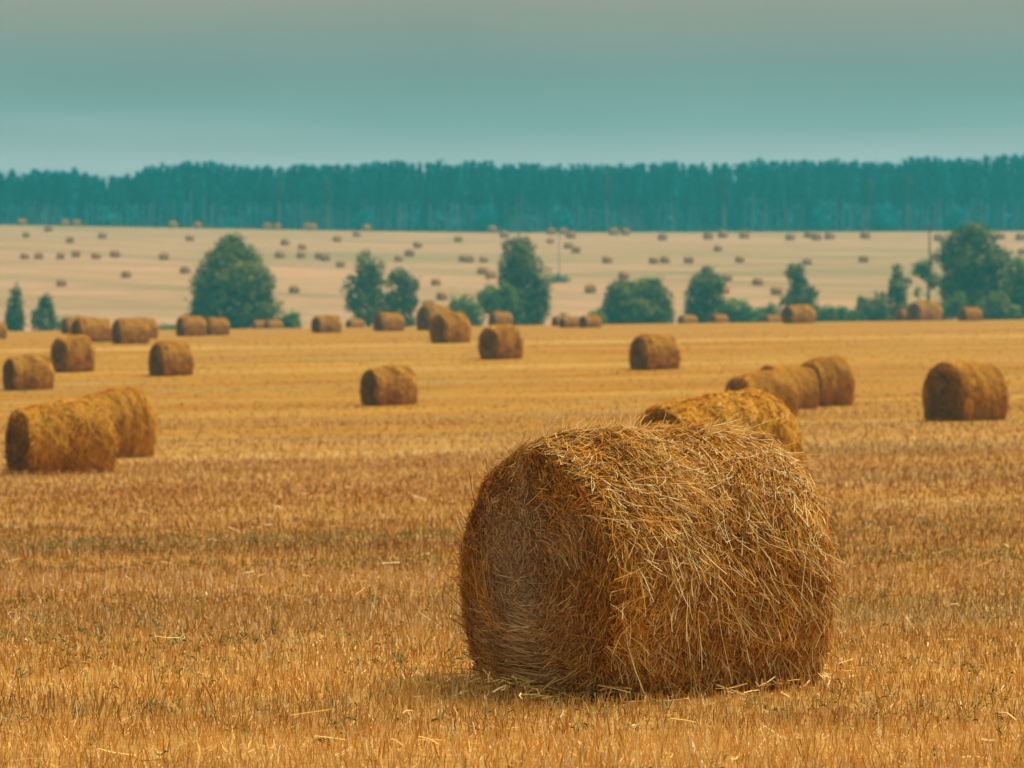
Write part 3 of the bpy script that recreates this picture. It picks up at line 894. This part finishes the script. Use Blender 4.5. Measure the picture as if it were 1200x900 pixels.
def lobe_leaves(lobes, density, size, r, shell=0.55, ragged=0.35, tone=None):
    """lobes: (cx, cy, cz, rx, ry, rz); clumps of leaves in each lobe's outer shell"""
    parts = []
    for (cx, cy, cz, rx, ry, rz) in lobes:
        area = 4 * math.pi * ((rx * ry) ** 1.6 / 3 + (rx * rz) ** 1.6 / 3 + (ry * rz) ** 1.6 / 3) ** (1 / 1.6)
        ncl = max(6, int(area * density))
        d = unit(r.normal(0, 1, (ncl, 3)))
        wv = Wave(int(r.integers(1e6)), (2.2, 2.2, 2.2), dim=3, n=8)
        rad = r.uniform(shell, 1.0, ncl) * (1 + ragged * 0.5 * wv(d[:, 0], d[:, 1], d[:, 2]))
        out_ = r.random(ncl) < 0.08; rad[out_] *= r.uniform(1.05, 1.22, out_.sum())
        C = np.array([cx, cy, cz]) + d * np.array([rx, ry, rz]) * rad[:, None]
        k = 9
        Cn = np.repeat(C, k, 0) + r.normal(0, size * 1.1, (ncl * k, 3))
        V, Q, A = leaves(Cn, np.repeat(d, k, 0) + np.array([0, 0, 0.4]), size, r)
        A['sv'] = np.clip(A['sv'] + np.repeat(np.repeat(r.normal(0, 0.18, ncl), k), 4), 0, 1)
        parts.append((V, Q, A))
    return join_vq(parts)

def px_tree(name, cat, label, lobes_px, depth, base_row, mat, density=2.2, size=0.17, trunk=None, group=None, seed=1, trunk_r=0.16, ragged=0.35):
    """lobes in photo pixels (u, v, half width, half height) -> a crown of real size standing at 'depth'"""
    r = np.random.default_rng(seed)
    us = [l[0] for l in lobes_px]
    uc = trunk if trunk is not None else sum(us) / len(us)
    p = at_depth(uc, depth)
    px = depth / F
    gz = p[2]
    L = []
    for (u, v, hu, hv) in lobes_px:
        zc = CAM_H - (v - HOR) * px - gz
        hz = hv * px
        L.append(((u - uc) * px, r.uniform(-0.25, 0.25) * hu * px, zc, hu * px * 1.06, max(hu, 0.6 * hv) * px * 0.9, hz * 1.03))
    t_ = empty(name, tuple(p))
    V, Q, A = lobe_leaves(L, density * 1.75, size * 1.1, r, ragged=ragged)
    k_ = V[Q].mean(1)[:, 2] > 0.05
    Q = Q[k_]
    link('crown', mesh_from('crown', V, Q, mat, A), t_)
    top = max(l[2] + l[5] * 0.6 for l in L)
    parts = []
    tp = [(0, 0, -0.2), (0.05, 0.03, top * 0.25), (-0.05, 0.0, top * 0.5), (0.03, 0.05, top * 0.78), (0, 0, top * 0.97)]
    parts.append(tube(tp, [trunk_r * 1.5, trunk_r, trunk_r * 0.8, trunk_r * 0.45, 0.03]))
    for l in L:
        b0 = min(max(l[2] - l[5] * 0.9, top * 0.12), top * 0.7)
        parts.append(tube([(0, 0, b0), (l[0] * 0.5, l[1] * 0.5, (b0 + l[2]) / 2), (l[0] * 0.95, l[1], l[2] + l[5] * 0.3)], [trunk_r * 0.6, trunk_r * 0.4, 0.02], 5))
    V, Q, _ = join_vq(parts)
    link('trunk', mesh_from('trunk', V, Q, M_BARK, smooth=True), t_)
    return tag(t_, label, cat, group)

GT = 'trees and bushes in the hollow'
TR = lambda *a, **k: px_tree(*a, group=GT, **k)
TR('conical_tree', 'tree', 'slim spire-shaped dark tree nearest the left edge', [(18, 378, 12, 18), (18, 360, 9, 16), (18, 345, 6, 11), (17, 372, 12, 12)], 385, 396, M_LEAF, seed=501)
TR('conical_tree', 'tree', 'small conical tree with a low side clump beside the spire-shaped one', [(54, 378, 15, 17), (54, 362, 10, 15), (54, 351, 5, 8), (42, 372, 5, 9)], 385, 396, M_LEAF, seed=502)
TR('broad_tree', 'tree', 'biggest rounded dense tree left of centre, dome shaped', [(274, 362, 50, 30), (274, 335, 47, 32), (272, 307, 31, 29), (271, 290, 18, 16), (249, 336, 24, 28), (299, 333, 23, 30), (284, 302, 18, 19), (238, 365, 16, 24), (308, 362, 17, 26)], 388, 392, M_LEAF, density=2.0, seed=503, trunk=274, trunk_r=0.3)
TR('bush', 'bush', 'small bright bush at the right foot of the biggest rounded tree', [(341, 378, 12, 11), (345, 371, 6, 6), (333, 380, 9, 8)], 372, 390, M_LEAF_BUSH, seed=504, trunk_r=0.05)
TR('hedge', 'hedge', 'low strip of hedge between the crest cluster and the biggest tree', [(186, 388, 10, 6), (198, 388, 12, 6), (210, 388, 10, 6)], 350, 392, M_LEAF_BUSH, seed=505, trunk_r=0.04)
TR('bush', 'bush', 'faint low bush right of the two small conical trees', [(74, 383, 8, 10), (95, 380, 8, 9), (110, 384, 9, 7)], 372, 390, M_LEAF_BUSH, seed=506, trunk_r=0.04)
TR('light_tree', 'tree', 'tall airy light green tree with a pointed top', [(428, 312, 11, 20), (441, 318, 9, 16), (417, 340, 13, 24), (443, 345, 14, 28), (430, 362, 18, 22), (414, 352, 10, 14), (430, 330, 14, 14)], 385, 390, M_LEAF_LIGHT, density=1.5, ragged=0.5, seed=507, trunk=432)
TR('forked_tree', 'tree', 'smaller tree with a dark lower half right of the airy light green one', [(467, 325, 13, 11), (480, 333, 12, 10), (458, 358, 9, 16), (464, 352, 12, 14), (480, 352, 10, 16), (475, 372, 12, 13), (473, 338, 8, 10)], 380, 390, M_LEAF, density=1.8, seed=508, trunk=473)
TR('bush', 'bush', 'bright domed bush left of the twin-topped tree, lower of two', [(543, 364, 18, 21), (533, 371, 11, 14), (556, 370, 12, 17)], 375, 388, M_LEAF_BUSH, seed=509, trunk_r=0.06)
TR('bush', 'bush', 'bright domed bush overlapping the twin-topped tree', [(575, 348, 17, 15), (593, 352, 18, 18), (580, 358, 18, 12), (600, 365, 15, 18)], 378, 388, M_LEAF_BUSH, seed=510, trunk_r=0.06)
TR('twin_topped_tree', 'tree', 'tall dense twin-topped tree in the middle of the hollow', [(600, 292, 10, 14), (613, 292, 12, 16), (610, 312, 24, 24), (616, 335, 29, 30), (628, 350, 18, 26), (618, 366, 26, 20), (602, 325, 18, 20)], 388, 388, M_LEAF, density=2.0, seed=511, trunk=616, trunk_r=0.22)
TR('broad_bush', 'bush', 'broad round bush of two merged domes', [(729, 356, 25, 26), (764, 352, 24, 27), (745, 366, 32, 20), (715, 370, 16, 16), (778, 368, 13, 16), (727, 342, 17, 15), (758, 340, 20, 15), (743, 348, 20, 18)], 382, 386, M_LEAF, density=2.2, ragged=0.15, seed=512, trunk=745)
TR('bush', 'bush', 'tiny bush stuck to the left side of the broad round bush', [(697, 371, 8, 7), (704, 375, 8, 8)], 376, 386, M_LEAF_BUSH, seed=513, trunk_r=0.04)
TR('bush', 'bush', 'faint ragged weeds over the group of three crest bales', [(659, 373, 8, 6), (673, 378, 12, 5), (688, 378, 8, 5)], 372, 386, M_LEAF_LIGHT, density=1.2, seed=514, trunk_r=0.03)
TR('bushy_tree', 'tree', 'tall bushy tree with feathery sides right of the broad round bush', [(828, 323, 8, 14), (826, 335, 18, 18), (824, 350, 20, 24), (828, 368, 20, 16), (842, 332, 7, 12), (810, 365, 8, 16), (843, 362, 11, 14)], 384, 384, M_LEAF, density=1.9, seed=515, trunk=827)
TR('bush', 'bush', 'pale round bush at the right side of the tall bushy tree', [(862, 365, 19, 15), (852, 370, 14, 14), (874, 372, 12, 12)], 380, 384, M_LEAF_BUSH, seed=516, trunk_r=0.06)
TR('bush', 'bush', 'low bush with a darker pointed clump left of the ragged tree', [(893, 371, 14, 11), (904, 366, 8, 12), (885, 375, 12, 8)], 378, 384, M_LEAF_BUSH, seed=517, trunk_r=0.06)
TR('ragged_tree', 'tree', 'ragged dark tree with a notched top and a side limb', [(934, 322, 11, 13), (937, 338, 12, 16), (932, 355, 18, 16), (945, 358, 13, 12), (934, 370, 22, 12), (952, 344, 6, 8), (930, 318, 7, 8)], 384, 384, M_LEAF, density=1.9, seed=518, trunk=936)
TR('hedge', 'hedge', 'long low hedge between the ragged tree and the largest tree clump', [(962, 369, 12, 10), (976, 369, 14, 10), (990, 369, 12, 9), (1002, 373, 10, 8)], 372, 382, M_LEAF_BUSH, seed=519, trunk_r=0.05)
TR('bush', 'bush', 'rounded dark bush left of the slender pointed tree', [(1012, 362, 10, 15), (1022, 365, 14, 13), (1032, 356, 9, 14), (1028, 368, 16, 12)], 378, 382, M_LEAF, seed=520, trunk_r=0.07)
TR('slender_tree', 'tree', 'slender pointed tree left of the umbrella-shaped one', [(1051, 320, 6, 12), (1050, 338, 11, 16), (1052, 358, 13, 18), (1062, 332, 5, 6), (1050, 370, 16, 12)], 384, 382, M_LEAF, density=1.9, seed=521, trunk=1051)
TR('umbrella_tree', 'tree', 'small umbrella-shaped tree with a bare leaning trunk under the utility pole', [(1084, 311, 9, 7), (1074, 315, 6, 6), (1086, 322, 8, 8), (1094, 330, 8, 8), (1075, 342, 3, 5)], 386, 382, M_LEAF_BUSH, density=2.2, seed=522, trunk=1087, trunk_r=0.12)
TR('broad_tree', 'tree', 'largest tree at right with heaped rounded crown', [(1136, 272, 13, 11), (1122, 284, 18, 16), (1148, 282, 19, 17), (1135, 305, 33, 27), (1112, 300, 14, 18), (1170, 308, 16, 20), (1160, 330, 28, 26), (1128, 335, 28, 26), (1150, 358, 36, 26), (1120, 345, 18, 20)], 390, 382, M_LEAF, density=2.0, seed=523, trunk=1142, trunk_r=0.35)
TR('bushy_tree', 'tree', 'dense tree cut off by the right edge, beside the largest one', [(1195, 318, 17, 18), (1196, 345, 20, 24), (1186, 362, 22, 18), (1210, 340, 20, 34)], 382, 382, M_LEAF_BUSH, density=1.9, seed=524, trunk=1196)
TR('bush', 'bush', 'low rounded bush in front of the left foot of the largest tree', [(1108, 364, 14, 12), (1096, 369, 12, 10), (1122, 358, 12, 16), (1078, 362, 10, 9)], 374, 382, M_LEAF_BUSH, seed=525, trunk_r=0.06)
TR('bush', 'bush', 'pale shrub lump in front of the right foot of the largest tree', [(1168, 360, 16, 18), (1185, 368, 12, 12), (1152, 366, 12, 12)], 374, 382, M_LEAF_LIGHT, seed=526, trunk_r=0.06)
p_ = ground_at(655, 331, 425, 774)
TR('bush', 'bush', 'small grey-green shrub out on the slope at the foot of the pale pole', [(650, 327, 7, 4.5), (660, 328, 6, 4)], float(p_[1]), 331, M_LEAF_LIGHT, density=1.2, size=0.25, seed=527, trunk_r=0.04)

# utility poles --------------------------------------------------------------
def pole(u, top_row, y, label, mat, w_=0.16):
    p = at_depth(u, y)
    h = CAM_H - (top_row - HOR) * y / F - p[2]
    t_ = empty('utility_pole', tuple(p))
    V, Q, _ = tube([(0, 0, -0.3), (0, 0, h * 0.5), (0, 0, h)], [w_, w_ * 0.85, w_ * 0.7], 10)
    link('pole_shaft', mesh_from('pole_shaft', V, Q, mat, smooth=True), t_)
    V, Q, _ = tube([(-0.75, 0, h - 0.5), (0.75, 0, h - 0.5)], [0.05, 0.05], 6)
    link('crossarm', mesh_from('crossarm', V, Q, mat), t_)
    for sx in (-0.65, 0.65, 0.0):
        z0 = h - 0.45 if sx else h
        V, Q, _ = tube([(sx, 0, z0), (sx, 0, z0 + 0.12), (sx, 0, z0 + 0.2)], [0.05, 0.07, 0.03], 8)
        link('insulator', mesh_from('insulator', V, Q, M_CONC), t_)
    return tag(t_, label, 'utility pole', 'utility poles')
pole(1089, 262, 420, 'tall thin dark utility pole rising behind the umbrella-shaped tree', M_POLE, 0.15)
pole(655, 272, float(p_[1]), 'faint pale utility pole standing on the slope beside a shrub', M_CONC, 0.13)

# ------------------------------------------------------------------ the far forest
FTOP = [(-120, 208), (0, 207), (60, 206), (88, 204), (110, 209), (150, 209), (175, 200), (200, 196), (232, 195), (265, 196), (300, 198), (350, 197), (420, 196), (470, 192), (520, 196), (560, 193),
        (600, 195), (640, 197), (700, 196), (760, 196), (790, 193), (840, 196), (880, 190), (920, 194), (980, 190), (1020, 194), (1060, 192), (1090, 188), (1150, 190), (1200, 186), (1320, 184)]
def ftop(u): return float(np.interp(u, [a[0] for a in FTOP], [a[1] for a in FTOP]))

def pine_geo(seed, H=18.0, crown_from=0.5, rx=1.7, ncl=150, leaf=0.42):
    r = np.random.default_rng(seed)
    zz = crown_from + (1 - crown_from) * r.beta(1.3, 1.25, ncl)
    q = (zz - crown_from) / (1 - crown_from)
    prof = np.clip(1.15 * np.minimum(q * 4 + 0.35, 1) * (1 - q ** 1.5) ** 0.8, 0.05, 1)
    a = r.uniform(0, 6.283, ncl); rad = rx * prof * np.sqrt(r.uniform(0.05, 1, ncl)) * (1 + 0.3 * np.sin(3 * a + seed))
    C = np.stack([rad * np.cos(a), rad * np.sin(a), zz * H], -1)
    m_ = ncl // 6
    C = np.concatenate([C, np.stack([r.normal(0, 0.22, m_), r.normal(0, 0.22, m_), H * r.uniform(0.93, 1.08, m_)], -1)])
    ncl += m_
    k = 5
    Cn = np.repeat(C, k, 0) + r.normal(0, 0.35, (ncl * k, 3)) * np.array([1, 1, 0.7])
    lv = leaves(Cn, np.tile([0, 0, 1.0], (ncl * k, 1)), leaf, r, 0.9)
    bx, by = r.normal(0, 0.25, 2)
    tr = tube([(0, 0, -0.5), (bx * 0.4, by * 0.4, H * 0.35), (bx, by, H * 0.7), (0, 0, H * 0.99)], [0.24, 0.19, 0.13, 0.03], 6)
    return lv, tr

PINES = []
for i, (cf, rx) in enumerate([(0.50, 1.8), (0.44, 1.6), (0.58, 2.1), (0.36, 1.5), (0.52, 1.9), (0.12, 2.0)]):
    lv, tr = pine_geo(600 + i, 18.0, cf, rx, 170 if cf > 0.2 else 240)
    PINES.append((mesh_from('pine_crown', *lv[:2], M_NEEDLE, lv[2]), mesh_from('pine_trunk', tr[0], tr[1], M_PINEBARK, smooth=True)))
def put_tree(name, cm, tm, u, y, top_row, rz, label, cat, group, wsc=1.0, H=18.0):
    p = at_depth(u, y)
    h = CAM_H - (top_row - HOR) * y / F - p[2]
    s = h / H
    o = empty(name, (p[0], p[1], p[2]), rz, (s * wsc, s * wsc, s))
    link('crown', cm, o); link('trunk', tm, o)
    return tag(o, label, cat, group)
u = -30.0
i = 0
while u < 1235:
    y = 792 + rng.uniform(0, 14)
    k = int(rng.choice(6, p=[0.22, 0.2, 0.2, 0.12, 0.2, 0.06]))
    sc_h = ftop(u) + 1.8 + abs(rng.normal(1.2, 2.0)) - (2.0 if rng.random() < 0.10 else 0)
    if k == 5: sc_h += rng.uniform(6, 30)
    put_tree('pine_tree', *PINES[k], u, y, sc_h, rng.uniform(0, 6.28), 'dark teal conifer in the front row of the far forest', 'pine tree', 'conifers along the forest edge', rng.uniform(0.85, 1.3))
    u += rng.uniform(4.5, 9.0)

def birch_geo(seed, H=18.0, cf=0.45, rx=1.7):
    r = np.random.default_rng(seed)
    lv = lobe_leaves([(0, 0, H * 0.82, rx, rx, H * 0.17), (0.5, 0.2, H * 0.62, rx * 0.9, rx, H * 0.14), (-0.5, 0, H * (cf + 0.1), rx * 0.6, rx * 0.6, H * 0.09)], 1.1, 0.26, r)
    tr = tube([(0, 0, -0.5), (0.15, 0, H * 0.35), (-0.1, 0.1, H * 0.7), (0, 0, H * 0.97)], [0.30, 0.26, 0.17, 0.03], 7)
    return lv, tr
BIR = []
for i in range(3):
    lv, tr = birch_geo(650 + i)
    BIR.append((mesh_from('birch_crown', *lv[:2], M_BIRCHLEAF, lv[2]), mesh_from('birch_trunk', tr[0], tr[1], M_BIRCHBARK, smooth=True)))
for (u, tr_, lab) in [(327, 199, 'pale birch in the forest edge right of the biggest rounded tree'),
                      (383, 204, 'pale birch in the forest edge above the airy light green tree'), (711, 197, 'pale birch in the forest edge above the broad round bush'),
                      (848, 198, 'pale birch in the forest edge above the tall bushy tree'), (1018, 206, 'pale birch in the forest edge above the slender pointed tree'),
                      (1065, 204, 'pale birch in the forest edge left of the dark utility pole'), ]:
    k = random.randrange(3)
    put_tree('birch_tree', *BIR[k], u, 789.5, tr_, rng.uniform(0, 6.28), lab, 'birch tree', 'birches along the forest edge', rng.uniform(0.8, 1.1))
# young growth at the forest foot
for (u, tp_, hw, lab) in [(82, 240, 7, 'dark bush under the forest edge above the conical trees'), (426, 246, 11, 'dark bush under the forest edge above the airy tree'),
                          (568, 240, 14, 'dark bush under the forest edge left above the twin-topped tree'), (660, 248, 12, 'dark bush under the forest edge behind the pale utility pole'),
                          (1036, 240, 17, 'large teal bush under the forest edge above the slender tree'), (960, 240, 11, 'teal bush under the forest edge above the ragged tree'),
                          (806, 260, 6, 'small teal bush under the forest edge above the broad bush'), (1118, 243, 14, 'teal bush under the forest edge behind the largest tree')]:
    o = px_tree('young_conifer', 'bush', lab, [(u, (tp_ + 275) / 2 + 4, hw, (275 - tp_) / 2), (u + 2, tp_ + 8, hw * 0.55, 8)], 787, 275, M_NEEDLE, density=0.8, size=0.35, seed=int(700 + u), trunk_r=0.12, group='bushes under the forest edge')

def forest_mass():
    cp, tp = [], []
    n = 760
    for i in range(n):
        y = rng.uniform(806, 905)
        x = rng.uniform(-0.30, 0.30) * y
        uu = 600 + F * x / y
        k = int(rng.integers(0, 6))
        H = (CAM_H - (ftop(min(max(uu, -120), 1320)) + abs(rng.normal(2, 2.0)) - HOR) * 800 / F - 33) * (1 + 0.0006 * (y - 800))
        r_ = rng.uniform(0.85, 1.35)
        lv, tr = FGEO[k]
        z = float(terrain(x, y))
        a = rng.uniform(0, 6.283); ca, sa = math.cos(a), math.sin(a)
        M = np.array([[ca * r_, -sa * r_, 0], [sa * r_, ca * r_, 0], [0, 0, H / 18.0]])
        cp.append((lv[0] @ M.T + [x, y, z], lv[1], lv[2]))
        tp.append((tr[0] @ M.T + [x, y, z], tr[1], {'sv': np.full(len(tr[0]), 0.3)}))
    a = join_vq(cp); b_ = join_vq(tp)
    V, Q, A = join_vq([a, b_])
    mi = np.concatenate([np.zeros(len(a[1])), np.ones(len(b_[1]))])
    # undergrowth deep inside closes the view between the trunks
    m = 24000
    y = rng.uniform(850, 905, m); x = rng.uniform(-0.30, 0.30, m) * y
    C = np.stack([x, y, terrain(x, y) + rng.uniform(0, 12, m)], -1)
    uv = leaves(C, np.tile([0, -1.0, 0.4], (m, 1)), 1.4, rng, 0.6)
    V, Q2, A2 = join_vq([(V, Q, A), uv])
    mi = np.concatenate([mi, np.zeros(m)])
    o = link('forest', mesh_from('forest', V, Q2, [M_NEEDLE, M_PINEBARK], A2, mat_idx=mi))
    tag(o, 'deep conifer wood massed behind the front row of trees', 'forest', kind='stuff')
FGEO = [pine_geo(680 + i, 18.0, cf, rx, 70, 0.55) for i, (cf, rx) in enumerate([(0.45, 1.8), (0.5, 1.7), (0.4, 1.7), (0.35, 1.6), (0.5, 2.0), (0.1, 2.1)])]
forest_mass()

# ------------------------------------------------------------------ haze
def build_haze():
    m = bpy.data.materials.new('haze')
    m.use_nodes = True
    t = m.node_tree
    t.nodes.clear()
    o_ = t.nodes.new('ShaderNodeOutputMaterial')
    v = t.nodes.new('ShaderNodeVolumePrincipled')
    v.inputs['Color'].default_value = (0.10, 0.78, 0.92, 1)
    v.inputs['Density'].default_value = HAZE
    v.inputs['Anisotropy'].default_value = 0.2
    t.links.new(v.outputs[0], o_.inputs['Volume'])
    x, y0, y1, z0, z1 = 4000.0, -500.0, 3050.0, -2.5, 62.0
    V = np.array([(sx * x, y, z) for z in (z0, z1) for (sx, y) in ((-1, y0), (1, y0), (1, y1), (-1, y1))], float)
    Q = np.array([(3, 2, 1, 0), (4, 5, 6, 7), (0, 1, 5, 4), (1, 2, 6, 5), (2, 3, 7, 6), (3, 0, 4, 7)])
    o = link('haze', mesh_from('haze', V, Q, m))
    tag(o, 'thin blue-green haze hanging over the fields and forest', 'haze', kind='stuff')
HAZE = 0.00060
build_haze()
